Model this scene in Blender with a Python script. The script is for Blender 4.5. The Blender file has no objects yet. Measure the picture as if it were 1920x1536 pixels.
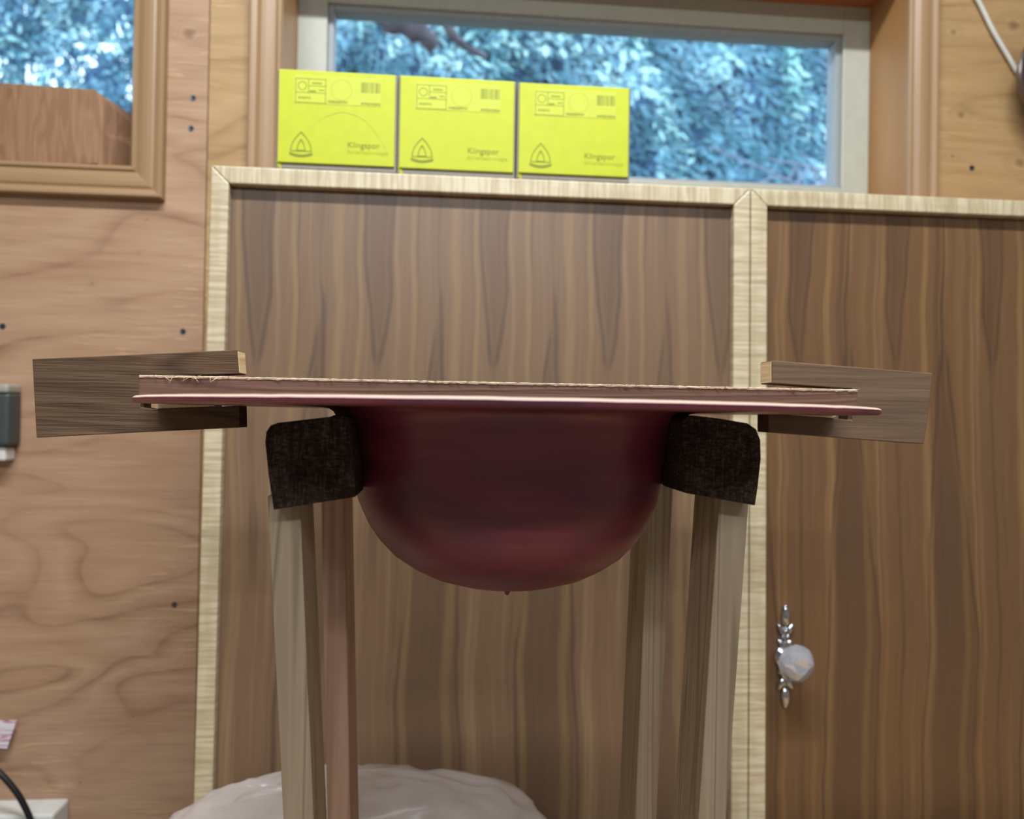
import bpy, bmesh, math, random
from mathutils import Vector, Matrix, noise
random.seed(7)

# ------------------------------------------------------------------ camera, world, light
SC = bpy.context.scene
COL = SC.collection
ZC = 1.30                                   # eye height above the floor
F, CX, CY = 1478.0, 960.0, 768.0            # focal length and centre for a 1920 x 1536 frame
YAW, PITCH, ROLL = math.radians(5.1), math.radians(0.43), math.radians(0.955)
_fw = Vector((math.sin(YAW)*math.cos(PITCH), math.cos(YAW)*math.cos(PITCH), math.sin(PITCH)))
_r0 = Vector((math.cos(YAW), -math.sin(YAW), 0)); _u0 = _r0.cross(_fw)
RT = _r0*math.cos(ROLL) + _u0*math.sin(ROLL)
UP = -_r0*math.sin(ROLL) + _u0*math.cos(ROLL)
cam_d = bpy.data.cameras.new('camera'); cam = bpy.data.objects.new('camera', cam_d); COL.objects.link(cam)
cam_d.sensor_fit = 'HORIZONTAL'; cam_d.sensor_width = 36.0; cam_d.lens = F/1920*36
cam_d.clip_start = 0.02
cam.matrix_world = Matrix(((RT.x, UP.x, -_fw.x, 0), (RT.y, UP.y, -_fw.y, 0), (RT.z, UP.z, -_fw.z, ZC), (0, 0, 0, 1)))
cam_d.dof.use_dof = True; cam_d.dof.focus_distance = 0.54; cam_d.dof.aperture_fstop = 6.5
SC.camera = cam

def ray(px, py): return _fw + RT*((px-CX)/F) - UP*((py-CY)/F)
def at(px, py, Y):
    """the point at distance Y (towards the window wall) that lies in direction px, py of the photograph"""
    d = ray(px, py); d = d*(Y/d.y)
    return Vector((d.x, d.y, ZC+d.z))

w = bpy.data.worlds.new('overcast_sky'); SC.world = w; w.use_nodes = True
bg = w.node_tree.nodes['Background']
bg.inputs[0].default_value = (0.66, 0.85, 1.0, 1); bg.inputs[1].default_value = 2.9

def area(name, loc, target, sx, sy, power, color):
    l = bpy.data.lights.new(name, 'AREA'); l.shape = 'RECTANGLE'; l.size = sx; l.size_y = sy
    l.energy = power; l.color = color
    o = bpy.data.objects.new(name, l); COL.objects.link(o); o.location = loc
    o.rotation_euler = (Vector(target)-Vector(loc)).to_track_quat('-Z', 'Y').to_euler()
    return o
LAMP = Vector((0.05, 0.18, 2.66))
area('shop_light_glow', LAMP, (0.05, 0.3, 0.0), 1.2, 0.09, 31, (0.95, 0.985, 1.0))
FILL_LAMP = Vector((0.05, -2.0, 2.66))  # unseen fill behind the viewer, added to brighten the fronts
area('rear_fill_light', FILL_LAMP, (0.05, -1.5, 0.0), 2.0, 0.09, 36, (0.95, 0.985, 1.0))

SC.view_settings.view_transform = 'Standard'; SC.view_settings.look = 'None'
SC.view_settings.gamma = 1.0; SC.view_settings.use_curve_mapping = False
SC.view_settings.exposure = 0.55

# ------------------------------------------------------------------ helpers
def lin(c):
    if isinstance(c, str): c = [int(c[i:i+2], 16)/255 for i in (0, 2, 4)]
    return tuple(x/12.92 if x <= .04045 else ((x+.055)/1.055)**2.4 for x in c) + (1,)

class NT:
    def __init__(s, name):
        s.m = bpy.data.materials.new(name); s.m.use_nodes = True
        s.t = s.m.node_tree; s.n = s.t.nodes; s.b = s.n['Principled BSDF']
    def new(s, typ, **kw):
        n = s.n.new(typ)
        for k, v in kw.items():
            if k.startswith('i_'): n.inputs[int(k[2:])].default_value = v
            else: setattr(n, k, v)
        return n
    def link(s, a, b): s.t.links.new(a, b)
    def coord(s, scale=(1, 1, 1), loc=(0, 0, 0), rot=(0, 0, 0)):
        c = s.new('ShaderNodeTexCoord'); m = s.new('ShaderNodeMapping')
        m.inputs['Scale'].default_value = scale; m.inputs['Location'].default_value = loc
        m.inputs['Rotation'].default_value = rot
        s.link(c.outputs['Object'], m.inputs['Vector']); return m.outputs[0]
    def noise(s, vec, scale=1, detail=4, rough=.55, dist=0):
        n = s.new('ShaderNodeTexNoise'); n.inputs['Scale'].default_value = scale
        n.inputs['Detail'].default_value = detail; n.inputs['Roughness'].default_value = rough
        n.inputs['Distortion'].default_value = dist
        s.link(vec, n.inputs['Vector']); return n.outputs['Fac']
    def math(s, op, a, b=None):
        n = s.new('ShaderNodeMath', operation=op)
        for i, v in enumerate((a, b)):
            if v is None: continue
            if isinstance(v, (int, float)): n.inputs[i].default_value = v
            else: s.link(v, n.inputs[i])
        return n.outputs[0]
    def ramp(s, fac, stops, interp='LINEAR'):
        n = s.new('ShaderNodeValToRGB'); n.color_ramp.interpolation = interp
        e = n.color_ramp.elements
        while len(e) < len(stops): e.new(.5)
        for x, (p, c) in zip(e, stops): x.position = p; x.color = lin(c) if not isinstance(c, (int, float)) else (c, c, c, 1)
        s.link(fac, n.inputs[0]); return n.outputs[0]
    def mix(s, fac, a, b, mode='MIX'):
        n = s.new('ShaderNodeMix', data_type='RGBA', blend_type=mode)
        for i, v in ((0, fac), (6, a), (7, b)):
            if isinstance(v, (int, float)): n.inputs[i].default_value = v
            elif isinstance(v, str): n.inputs[i].default_value = lin(v)
            else: s.link(v, n.inputs[i])
        return n.outputs[2]
    def bump(s, h, strength=.3, dist=.001):
        n = s.new('ShaderNodeBump'); n.inputs['Strength'].default_value = strength; n.inputs['Distance'].default_value = dist
        s.link(h, n.inputs['Height']); s.link(n.outputs[0], s.b.inputs['Normal'])
    def out(s, col, rough=.5, spec=.5):
        if isinstance(col, str): s.b.inputs['Base Color'].default_value = lin(col)
        else: s.link(col, s.b.inputs['Base Color'])
        s.b.inputs['Roughness'].default_value = rough; s.b.inputs['Specular IOR Level'].default_value = spec
        return s.m

def plain(name, col, rough=.5, metal=0, spec=.5):
    t = NT(name); t.b.inputs['Metallic'].default_value = metal
    n = t.noise(t.coord(), 60, 3); c = t.mix(t.math('MULTIPLY', n, .18), col, '000000')
    return t.out(c, rough, spec)

def stretch(axis, along, across):
    return tuple(along if a == axis else across for a in 'xyz')

def wood(name, light, mid, dark, axis='x', ring=26, across=9.0, along=1.0, fibre=220, rough=.55, bump=.25, loc=(0, 0, 0), ringmix=.6, spec=.35, contrast=1.0):
    """sawn softwood or hardwood: growth rings as contours of a stretched noise, plus fine fibres along the axis"""
    t = NT(name)
    v = t.coord(stretch(axis, along, across), loc)
    n = t.noise(v, 1.0, 2.0, .45, .35)
    r = t.math('SINE', t.math('MULTIPLY', n, ring))
    r = t.math('ADD', t.math('MULTIPLY', r, .5*contrast), .5)
    fv = t.coord(stretch(axis, fibre*.035, fibre), loc)
    fb = t.noise(fv, 1.0, 3, .6)
    base = t.ramp(r, [(0, mid), (.55, light), (.85, mid), (1, dark)])
    flat = t.ramp(t.noise(t.coord(stretch(axis, 2.5, 14), loc), 1, 3), [(.3, mid), (.7, light)])
    c = t.mix(ringmix, flat, base)
    c = t.mix(t.math('MULTIPLY', fb, .35), c, dark)
    t.bump(t.math('ADD', fb, t.math('MULTIPLY', r, .3)), bump, .0012)
    return t.out(c, rough, spec)

def plywood(name, light, mid, dark, loc, knots=()):
    """rotary-cut fir face veneer: broad flowing bands, knots and fine sideways fibres"""
    t = NT(name)
    v = t.coord((1.5, 1, 5.2), loc, (0, .22, 0))
    n = t.noise(v, 1.0, 2.2, .5, .4)
    r = t.math('FRACT', t.math('MULTIPLY', n, 11))
    band = t.ramp(r, [(0, mid), (.5, light), (.78, mid), (.93, dark), (1, mid)])
    big = t.noise(t.coord((1.2, 1, 2.2), loc), 2.2, 2)
    c = t.mix(t.ramp(big, [(.35, .15), (.65, .75)]), t.ramp(t.noise(t.coord((2, 1, 12), loc), 1.5, 3), [(.3, mid), (.7, light)]), band)
    fb = t.noise(t.coord((12, 60, 380), loc), 1, 3, .6)
    c = t.mix(t.math('MULTIPLY', t.ramp(fb, [(.35, 0.0), (.7, 1.0)]), .42), c, dark)
    lg = t.ramp(t.noise(t.coord((3.5, 10, 75), loc), 1, 3, .55), [(.42, 0.0), (.62, 1.0)])
    c = t.mix(t.math('MULTIPLY', lg, .32), c, light)
    # checks: short raised splits in patches
    pk = t.ramp(t.noise(t.coord((3.5, 1, 3.5), loc), 1.3, 1), [(.52, 0.0), (.62, 1.0)])
    ck = t.ramp(t.noise(t.coord((16, 10, 150), loc), 1, 2), [(.56, 0.0), (.66, 1.0)])
    ck = t.math('MULTIPLY', pk, ck)
    c = t.mix(t.math('MULTIPLY', ck, .3), c, 'd9b48c')
    # knots
    co = t.new('ShaderNodeTexCoord'); sp = t.new('ShaderNodeSeparateXYZ'); t.link(co.outputs['Object'], sp.inputs[0])
    jit = t.math('MULTIPLY', t.math('SUBTRACT', t.noise(t.coord((40, 40, 40)), 1, 2), .5), .9)
    for kx_, kz_, kr in knots:
        dx = t.math('DIVIDE', t.math('SUBTRACT', sp.outputs[0], kx_), kr*1.25); dz = t.math('DIVIDE', t.math('SUBTRACT', sp.outputs[2], kz_), kr)
        d = t.math('ADD', t.math('SQRT', t.math('ADD', t.math('MULTIPLY', dx, dx), t.math('MULTIPLY', dz, dz))), jit)
        d = t.math('MULTIPLY', d, .3)
        core = t.ramp(d, [(.06, .6), (.16, .35), (.26, .05), (.33, .0), (.40, .25), (.48, .05), (.58, .15), (.75, 0.0)])
        c = t.mix(core, c, '6a4c3a')
        halo = t.ramp(d, [(.24, 0.0), (.33, .6), (.5, .2), (.8, 0.0)])
        c = t.mix(t.math('MULTIPLY', halo, .4), c, light)
    t.bump(t.math('ADD', t.math('MULTIPLY', fb, .4), t.math('ADD', t.math('MULTIPLY', r, .25), ck)), .4, .0012)
    return t.out(c, .5, .4)

def veneer(name, period, centre, seed, tones):
    """slip-matched walnut veneer: every leaf repeats the same flame figure"""
    t = NT(name); light, mid, dark, line, tan = tones
    co = t.new('ShaderNodeTexCoord'); sp = t.new('ShaderNodeSeparateXYZ'); t.link(co.outputs['Object'], sp.inputs[0])
    z = sp.outputs[2]
    warp = t.noise(t.coord((.6, 1, 2.2), (seed, 0, 0)), 2.0, 2)
    x = t.math('ADD', sp.outputs[0], t.math('MULTIPLY', t.math('SUBTRACT', warp, .5), .028))
    u = t.math('FRACT', t.math('ADD', t.math('DIVIDE', t.math('SUBTRACT', x, centre), period), 50.5))
    def vec(fx, fz, off):
        cb = t.new('ShaderNodeCombineXYZ')
        t.link(t.math('MULTIPLY', u, fx), cb.inputs[0]); cb.inputs[1].default_value = off
        t.link(t.math('MULTIPLY', z, fz), cb.inputs[2]); return cb.outputs[0]
    zz = t.math('ADD', z, .6)
    wob = t.math('MULTIPLY', t.math('SUBTRACT', t.noise(vec(3, 5.0, seed+9), 1, 3), .5), .10)
    a = t.noise(vec(9, .8, seed), 1, 3, .55, .2)
    c = t.ramp(a, [(.30, dark), (.43, mid), (.55, mid), (.66, light)])
    dv = t.math('ABSOLUTE', t.math('SUBTRACT', u, .5))          # from the leaf's middle
    db = t.math('SUBTRACT', .5, dv)                             # from its joints
    for d, stops, k in ((dv, [(.40, 0.0), (.655, .012), (.74, .085), (.9, .13)], .62), (db, [(.06, .27), (.33, .25), (.48, .17), (.70, .02), (.8, 0.0)], .75)):
        hw = t.math('ADD', t.ramp(zz, stops), wob)
        e = t.math('SUBTRACT', hw, d)
        ins = t.ramp(t.math('MULTIPLY', e, 18), [(0, 0.0), (1, 1.0)])
        ln = t.ramp(t.math('ABSOLUTE', e), [(.004, 1.0), (.03, 0.0)])
        on = t.ramp(hw, [(.002, 0.0), (.03, 1.0)])
        c = t.mix(t.math('MULTIPLY', t.math('MULTIPLY', ins, on), k), c, dark)
        c = t.mix(t.math('MULTIPLY', t.math('MULTIPLY', ln, on), .6), c, line)
    for u0, wd in ((.16, .035), (.80, .024), (.34, .02)):
        y1 = t.ramp(t.math('ADD', t.math('ABSOLUTE', t.math('SUBTRACT', u, u0)), t.math('MULTIPLY', wob, .25)), [(wd*.5, 1.0), (wd*1.6, 0.0)])
        c = t.mix(t.math('MULTIPLY', y1, .32), c, tan)
    fb = t.noise(t.coord((420, 420, 10)), 1, 3, .6)
    c = t.mix(t.math('MULTIPLY', t.ramp(fb, [(.4, 0.0), (.75, 1.0)]), .25), c, line)
    bl = t.noise(t.coord((4, 4, 3)), 1.5, 3)
    c = t.mix(t.math('MULTIPLY', t.ramp(bl, [(.4, 0.0), (.7, 1.0)]), .25), c, mid)
    t.bump(fb, .08, .0006)
    return t.out(c, .4, .5)

def curly(name, axis, loc):
    """curly maple: pale wood with flame stripes across the grain"""
    t = NT(name)
    v = t.coord(stretch(axis, 210, 16), loc)
    n = t.noise(v, 1, 2, .5, .3)
    c = t.ramp(n, [(.3, 'a8987c'), (.47, 'b8aa8c'), (.62, 'c8bda2')])
    b = t.noise(t.coord(stretch(axis, 7, 60), loc), 1, 2)
    c = t.mix(t.math('MULTIPLY', t.ramp(b, [(.45, 0.0), (.7, 1.0)]), .4), c, 'a0906e')
    return t.out(c, .38, .5)

def setp(o, label=None, cat=None, group=None, kind=None):
    for k, v in (('label', label), ('category', cat), ('group', group), ('kind', kind)):
        if v: o[k] = v
    return o

def empty(name, loc, label=None, cat=None, group=None, kind=None, rot=(0, 0, 0)):
    o = bpy.data.objects.new(name, None); COL.objects.link(o); o.location = loc; o.rotation_euler = rot
    o.empty_display_size = .05
    return setp(o, label, cat, group, kind)

def mesh_obj(name, verts, faces, mat, parent=None, smooth=False, local=False, bev=0, seg=2, auto=None):
    """one mesh object; vertices are in world space unless local, and become local to the parent"""
    off = Vector((0, 0, 0))
    p = parent
    while p is not None and not local: off += p.location; p = p.parent
    me = bpy.data.meshes.new(name)
    me.from_pydata([tuple(Vector(v)-off) for v in verts], [], faces)
    bm = bmesh.new(); bm.from_mesh(me); bmesh.ops.recalc_face_normals(bm, faces=bm.faces); bm.to_mesh(me); bm.free()
    if smooth:
        for p_ in me.polygons: p_.use_smooth = True
    if auto is not None:
        me.set_sharp_from_angle(angle=math.radians(auto))
    me.materials.append(mat)
    o = bpy.data.objects.new(name, me); COL.objects.link(o)
    if parent is not None: o.parent = parent
    if bev:
        m = o.modifiers.new('bevel', 'BEVEL'); m.width = bev; m.segments = seg; m.limit_method = 'ANGLE'; m.angle_limit = math.radians(40)
    return o

BOXF = [(0, 1, 3, 2), (4, 6, 7, 5), (0, 4, 5, 1), (2, 3, 7, 6), (0, 2, 6, 4), (1, 5, 7, 3)]
def boxv(x0, x1, y0, y1, z0, z1): return [(x, y, z) for x in (x0, x1) for y in (y0, y1) for z in (z0, z1)]
def box(name, x0, x1, y0, y1, z0, z1, mat, parent=None, bev=0, local=False, seg=2):
    return mesh_obj(name, boxv(x0, x1, y0, y1, z0, z1), BOXF, mat, parent, bev=bev, local=local, seg=seg)
def hexa(name, a, b, mat, parent=None, bev=0, local=False):
    """a, b: two matching rings of points"""
    n = len(a)
    f = [tuple(range(n)), tuple(range(2*n-1, n-1, -1))] + [(i, (i+1) % n, n+(i+1) % n, n+i) for i in range(n)]
    return mesh_obj(name, list(a)+list(b), f, mat, parent, bev=bev, local=local)
def prism(name, poly, y0, y1, mat, parent=None, bev=0, local=False):
    return hexa(name, [(x, y0, z) for x, z in poly], [(x, y1, z) for x, z in poly], mat, parent, bev, local)
def lathe_data(prof, seg, axis='z', c=(0, 0, 0), kx=1, ky=1, kfun=None):
    vs, fs = [], []
    for r, h in prof:
        for i in range(seg):
            a = 2*math.pi*i/seg
            k = kfun(r) if kfun else 1
            p = (r*kx*math.cos(a), r*ky*k*math.sin(a), h)
            if axis == 'y': p = (p[0], p[2], p[1])
            vs.append((c[0]+p[0], c[1]+p[1], c[2]+p[2]))
    m = len(prof)
    for j in range(m-1):
        for i in range(seg):
            fs.append((j*seg+i, j*seg+(i+1) % seg, (j+1)*seg+(i+1) % seg, (j+1)*seg+i))
    fs.append(tuple(range(seg))); fs.append(tuple((m-1)*seg+i for i in range(seg)))
    return vs, fs
def tube_data(pts, r, seg=8):
    vs, fs = [], []
    pts = [Vector(p) for p in pts]
    for i, p in enumerate(pts):
        d = (pts[min(i+1, len(pts)-1)]-pts[max(i-1, 0)]).normalized()
        s = d.cross(Vector((0, 1, 0)))
        if s.length < 1e-4: s = d.cross(Vector((1, 0, 0)))
        s.normalize(); q = d.cross(s)
        rr = r[i] if isinstance(r, (list, tuple)) else r
        for k in range(seg):
            a = 2*math.pi*k/seg; vs.append(tuple(p+s*math.cos(a)*rr+q*math.sin(a)*rr))
    for i in range(len(pts)-1):
        for k in range(seg): fs.append((i*seg+k, i*seg+(k+1) % seg, (i+1)*seg+(k+1) % seg, (i+1)*seg+k))
    fs.append(tuple(range(seg))); fs.append(tuple((len(pts)-1)*seg+k for k in range(seg)))
    return vs, fs
def smooth_path(pts, n=8):
    pts = [Vector(p) for p in pts]; out = []
    for i in range(len(pts)-1):
        p0, p1, p2, p3 = pts[max(i-1, 0)], pts[i], pts[i+1], pts[min(i+2, len(pts)-1)]
        for k in range(n):
            t = k/n
            out.append(.5*((2*p1)+(p2-p0)*t+(2*p0-5*p1+4*p2-p3)*t*t+(3*p1-p0-3*p2+p3)*t**3))
    return out+[pts[-1]]
def join(parts):
    vs, fs = [], []
    for v, f in parts:
        o = len(vs); vs += list(v); fs += [tuple(i+o for i in q) for q in f]
    return vs, fs

# ------------------------------------------------------------------ materials
M = {}
WY = 1.20                                   # face of the window wall
def kn(px, py, r):
    p = at(px, py, WY); return (p.x, p.z, r)
M['ply_a'] = plywood('fir_plywood_left', 'b8987c', 'a48064', '7e5c46', (3.1, 0, 1.7), [kn(355, 62, .010), kn(275, 412, .003), kn(260, 474, .002), kn(173, 532, .003), kn(250, 1343, .003), kn(150, 1468, .003)])
M['ply_b'] = plywood('fir_plywood_right', 'b8996e', 'a68458', '80603c', (7.7, 0, 4.2), [kn(1787, 60, .007), kn(1900, 48, .011), kn(1802, 215, .008), kn(1786, 293, .005), kn(1912, 305, .010)])
M['ply_c'] = plywood('fir_plywood_room', 'b49068', 'a27c56', '866044', (1.2, 0, 9.2))
M['casing'] = wood('stained_fir_casing', 'a88a68', '9a7c5a', '806246', 'z', 8, 14, .8, 260, .4, .1, ringmix=.35, spec=.5)
M['casing_h'] = wood('stained_fir_casing_level', 'a88a68', '9a7c5a', '806246', 'x', 8, 14, .8, 260, .4, .1, ringmix=.35, spec=.5)
M['jamb'] = wood('oiled_fir_jamb', 'b08455', 'a57848', '8a6038', 'z', 9, 12, .8, 260, .42, .1, ringmix=.4)
M['head'] = wood('oiled_fir_head', 'a86a3e', '9a5c32', '7c4828', 'x', 9, 12, .8, 260, .45, .1, ringmix=.4)
M['vinyl'] = plain('cream_vinyl', 'b9bcb0', .45)
M['gasket'] = plain('grey_window_seal', '9aa0a4', .5)
M['paint'] = plain('ceiling_paint', 'd8d2c4', .8)
M['side_wall'] = plain('grey_white_wall', 'a8a59e', .8)
M['floor'] = plain('grey_concrete', '8d8880', .8)
M['maple_v'] = curly('curly_maple_upright', 'z', (0, 0, 0))
M['maple_h'] = curly('curly_maple_level', 'x', (2, 0, 1))
M['carcass'] = wood('birch_carcass', 'b89a6c', 'a8885a', '8c6c44', 'z', 6, 10, .8, ringmix=.3)
M['block'] = wood('rough_sawn_cedar', '6e5846', '5e4a3a', '382a20', 'x', 70, 16, 2.2, 260, .8, .9, ringmix=.45, spec=.15)
M['block_r'] = wood('planed_cedar', '7a6452', '6c5644', '4e3c30', 'x', 44, 16, .6, 300, .7, .35, loc=(4, 0, 2), ringmix=.4, spec=.2)
M['stick'] = wood('pinkish_fir_stick', '846656', '725646', '46322a', 'x', 150, 18, .7, 300, .65, .3, loc=(1, 0, 3), ringmix=.55, spec=.25)
M['rail'] = wood('dark_rough_rail', '52443a', '44382e', '2a221c', 'z', 70, 20, 3, 330, .85, 1.0, ringmix=.5, spec=.1)
t = NT('rough_end_grain_rail')
e1 = t.noise(t.coord((900, 900, 110)), 1, 3, .65); e2 = t.noise(t.coord((300, 300, 700)), 1, 2, .6); e3 = t.noise(t.coord((40, 40, 40)), 1, 3)
hh = t.math('ADD', t.math('MULTIPLY', e1, e2), t.math('MULTIPLY', e3, .3))
t.bump(hh, 1.0, .003)
M['rail'] = t.out(t.ramp(hh, [(.25, '1c1613'), (.42, '3a2f28'), (.6, '665648')]), .85, .12)
M['leg'] = wood('weathered_fir_leg', 'b8a690', 'a4927c', '705f4a', 'z', 90, 26, .5, 330, .7, .35, loc=(.3, 0, 1), ringmix=.5, spec=.2)
M['leg_p'] = wood('pinkish_fir_leg', 'bc9c8c', 'ac8c7c', '7c6050', 'z', 60, 26, .7, 330, .7, .4, loc=(5, 2, 1), ringmix=.45, spec=.2)
M['lit_dusty_pink'] = plain('lamplit_dusty_brim_edge', 'e0bfb0', .6)  # raw dusty edge, paled so its colour carries the lamp's bright line
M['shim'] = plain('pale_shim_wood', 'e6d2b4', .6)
M['endgrain'] = wood('pale_end_grain', 'ecd6b0', 'e0c698', 'c0a070', 'y', 30, 30, 8, 300, .7, .3)
M['bench'] = wood('maple_bench', 'c9a878', 'b89464', '957248', 'x', 20, 8, .5)
M['steel'] = plain('zinc_screw', '5d6a78', .35, .9)
M['dark_metal'] = plain('dark_grey_box_steel', '4c5356', .45, .35)
M['pale_metal'] = plain('pale_box_lid', 'a9aba2', .4, .2)
M['white_plastic'] = plain('white_plastic', 'd9dad6', .35)
M['black_rubber'] = plain('black_rubber', '16171a', .35)

# hat: turned wood stained wine red, fine tool rings around the axis
t = NT('wine_stained_turned_wood')
fine = t.noise(t.coord((6, 6, 260)), 1, 2, .5)
blot = t.noise(t.coord((5, 5, 12)), 1.6, 3, .55, .6)
c = t.ramp(blot, [(.3, '52203a'), (.5, '6e2a3c'), (.68, '803840')])
c = t.mix(t.math('MULTIPLY', t.ramp(fine, [(.4, 0.0), (.7, 1.0)]), .28), c, '341626')
t.bump(fine, .12, .0006)
M['hat'] = t.out(c, .38, .45)
# carton yellow, paper tag, glass, crystal, chrome, plastic film, leaves
M['yellow'] = plain('yellow_carton', 'bcc60c', .42)
M['yellow_label'] = plain('pale_yellow_sticker', 'c2cb34', .4)
M['ink'] = plain('olive_print', '7f8a18', .6)
M['ink_light'] = plain('faint_olive_print', 'b4be24', .6)
M['grey_card'] = plain('grey_cardboard', '8f8a80', .75)
t = NT('printed_tag_paper')
z = t.noise(t.coord((40, 1, 420)), 1, 1)
M['tag'] = t.out(t.ramp(z, [(.45, 'd5cfd8'), (.55, 'cfc0cc'), (.62, 'b06a7a')]), .6)
t = NT('window_glass'); t.n.remove(t.b)
tr = t.new('ShaderNodeBsdfTransparent'); gl = t.new('ShaderNodeBsdfGlossy'); gl.inputs['Roughness'].default_value = .02
tr.inputs[0].default_value = (.93, .97, 1, 1)
mx = t.new('ShaderNodeMixShader'); mx.inputs[0].default_value = .06
t.link(tr.outputs[0], mx.inputs[1]); t.link(gl.outputs[0], mx.inputs[2]); t.link(mx.outputs[0], t.n['Material Output'].inputs[0])
M['glass'] = t.m
t = NT('cut_crystal'); t.n.remove(t.b)
g1 = t.new('ShaderNodeBsdfGlass'); g1.inputs['IOR'].default_value = 1.7; g1.inputs['Roughness'].default_value = 0; g1.inputs[0].default_value = (.93, .95, 1, 1)
g2 = t.new('ShaderNodeBsdfGlossy'); g2.inputs['Roughness'].default_value = .01; g2.inputs[0].default_value = (.95, .97, 1, 1)
mx = t.new('ShaderNodeMixShader'); mx.inputs[0].default_value = .35
df = t.new('ShaderNodeBsdfDiffuse'); df.inputs[0].default_value = (.86, .89, 1, 1)  # milky white share puts bloom and overexposure into the crystal's colour
m2 = t.new('ShaderNodeMixShader'); m2.inputs[0].default_value = .2
t.link(g1.outputs[0], mx.inputs[1]); t.link(g2.outputs[0], mx.inputs[2]); t.link(mx.outputs[0], m2.inputs[1]); t.link(df.outputs[0], m2.inputs[2]); t.link(m2.outputs[0], t.n['Material Output'].inputs[0])
M['crystal'] = t.m
M['mirror'] = plain('silvered_crystal_back', 'e6e8f2', .04, 1.0)
M['chrome'] = plain('polished_nickel', 'c9ccd4', .16, 1.0)
t = NT('milky_plastic_film'); t.n.remove(t.b)
d = t.new('ShaderNodeBsdfPrincipled'); d.inputs['Base Color'].default_value = lin('ece4e2'); d.inputs['Roughness'].default_value = .28
tl = t.new('ShaderNodeBsdfTranslucent'); tl.inputs[0].default_value = lin('ece4e2')
tp = t.new('ShaderNodeBsdfTransparent')
a1 = t.new('ShaderNodeMixShader'); a1.inputs[0].default_value = .3; a2 = t.new('ShaderNodeMixShader'); a2.inputs[0].default_value = .34
t.link(d.outputs[0], a1.inputs[1]); t.link(tl.outputs[0], a1.inputs[2]); t.link(a1.outputs[0], a2.inputs[1]); t.link(tp.outputs[0], a2.inputs[2])
t.link(a2.outputs[0], t.n['Material Output'].inputs[0])
M['film'] = t.m
def leafmat(name, stops):
    t = NT(name)
    n = t.noise(t.coord((3, 3, 3)), 1.0, 2)
    t.b.inputs['Subsurface Weight'].default_value = 0
    return t.out(t.ramp(n, stops), .55, .3)
M['leaf'] = leafmat('hazy_conifer_leaf', [(.35, '46707c'), (.5, '6490a0'), (.65, '94b8c4')])  # outdoor haze and glass reflection are put into the blue-green leaf colour
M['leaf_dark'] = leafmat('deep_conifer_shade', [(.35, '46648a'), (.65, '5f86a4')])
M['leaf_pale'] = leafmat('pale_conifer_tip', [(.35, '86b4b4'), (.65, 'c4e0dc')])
M['bark'] = wood('wet_bark', '6a6068', '544a52', '38323a', 'x', 30, 20, 4, 200, .8, .8)
M['twig'] = plain('bare_pinkish_twig', '8a8aa0', .7)
M['grass'] = plain('outdoor_ground', '4f5a48', .9)

# ------------------------------------------------------------------ the room
CEIL = 2.75
# openings measured on the wall face
o1_l, o1_r = at(527, 150, 1.186).x, at(1708, 150, 1.186).x
o1_t = at(1635, 16, 1.31).z
o1_b = at(1400, 398, 1.186).z
o2_r, o2_b = at(245, 150, 1.186).x, at(150, 305, 1.186).z
o2_l, o2_t = o2_r-.62, o1_t+.03
XL, XR, YF = -1.9, 2.1, -3.4
seam = at(391, 150, WY).x

def sheet(name, x0, x1, z0, z1, hole, mat, parent):
    """one plywood sheet, 18 mm, with its window cut out"""
    xs = sorted({x0, x1} | ({min(max(hole[0], x0), x1), min(max(hole[1], x0), x1)} if hole else set()))
    zs = sorted({z0, z1} | ({hole[2], hole[3]} if hole else set()))
    bm = bmesh.new()
    for i in range(len(xs)-1):
        for j in range(len(zs)-1):
            cx, cz = (xs[i]+xs[i+1])/2, (zs[j]+zs[j+1])/2
            if hole and hole[0] < cx < hole[1] and hole[2] < cz < hole[3]: continue
            bm.faces.new([bm.verts.new((x, WY, z)) for x, z in ((xs[i], zs[j]), (xs[i+1], zs[j]), (xs[i+1], zs[j+1]), (xs[i], zs[j+1]))])
    bmesh.ops.remove_doubles(bm, verts=bm.verts, dist=1e-5)
    r = bmesh.ops.extrude_face_region(bm, geom=bm.faces[:])
    bmesh.ops.translate(bm, verts=[g for g in r['geom'] if isinstance(g, bmesh.types.BMVert)], vec=(0, .018, 0))
    bm.verts.ensure_lookup_table(); bm.verts.index_update()
    vs = [tuple(v.co) for v in bm.verts]; fs = [tuple(v.index for v in f.verts) for f in bm.faces]; bm.free()
    return mesh_obj(name, vs, fs, mat, parent)

wall = empty('wall_back', (0, WY, 0), 'fir plywood wall with two windows behind the cabinet', kind='structure')
g = .0008
hole1 = (o1_l, o1_r, o1_b, o1_t); hole2 = (o2_l, o2_r, o2_b, o2_t)
J = .0182
sheet('plywood_sheet', XL, seam-g, 0, CEIL, (o2_l-J, o2_r+J, o2_b-J, o2_t+J), M['ply_a'], wall)
sheet('plywood_sheet', seam+g, 1.10, 0, CEIL, (o1_l-J, o1_r+J, o1_b-J, o1_t+J), M['ply_b'], wall)
sheet('plywood_sheet', 1.10+2*g, XR, 0, CEIL, None, M['ply_a'], wall)
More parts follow.
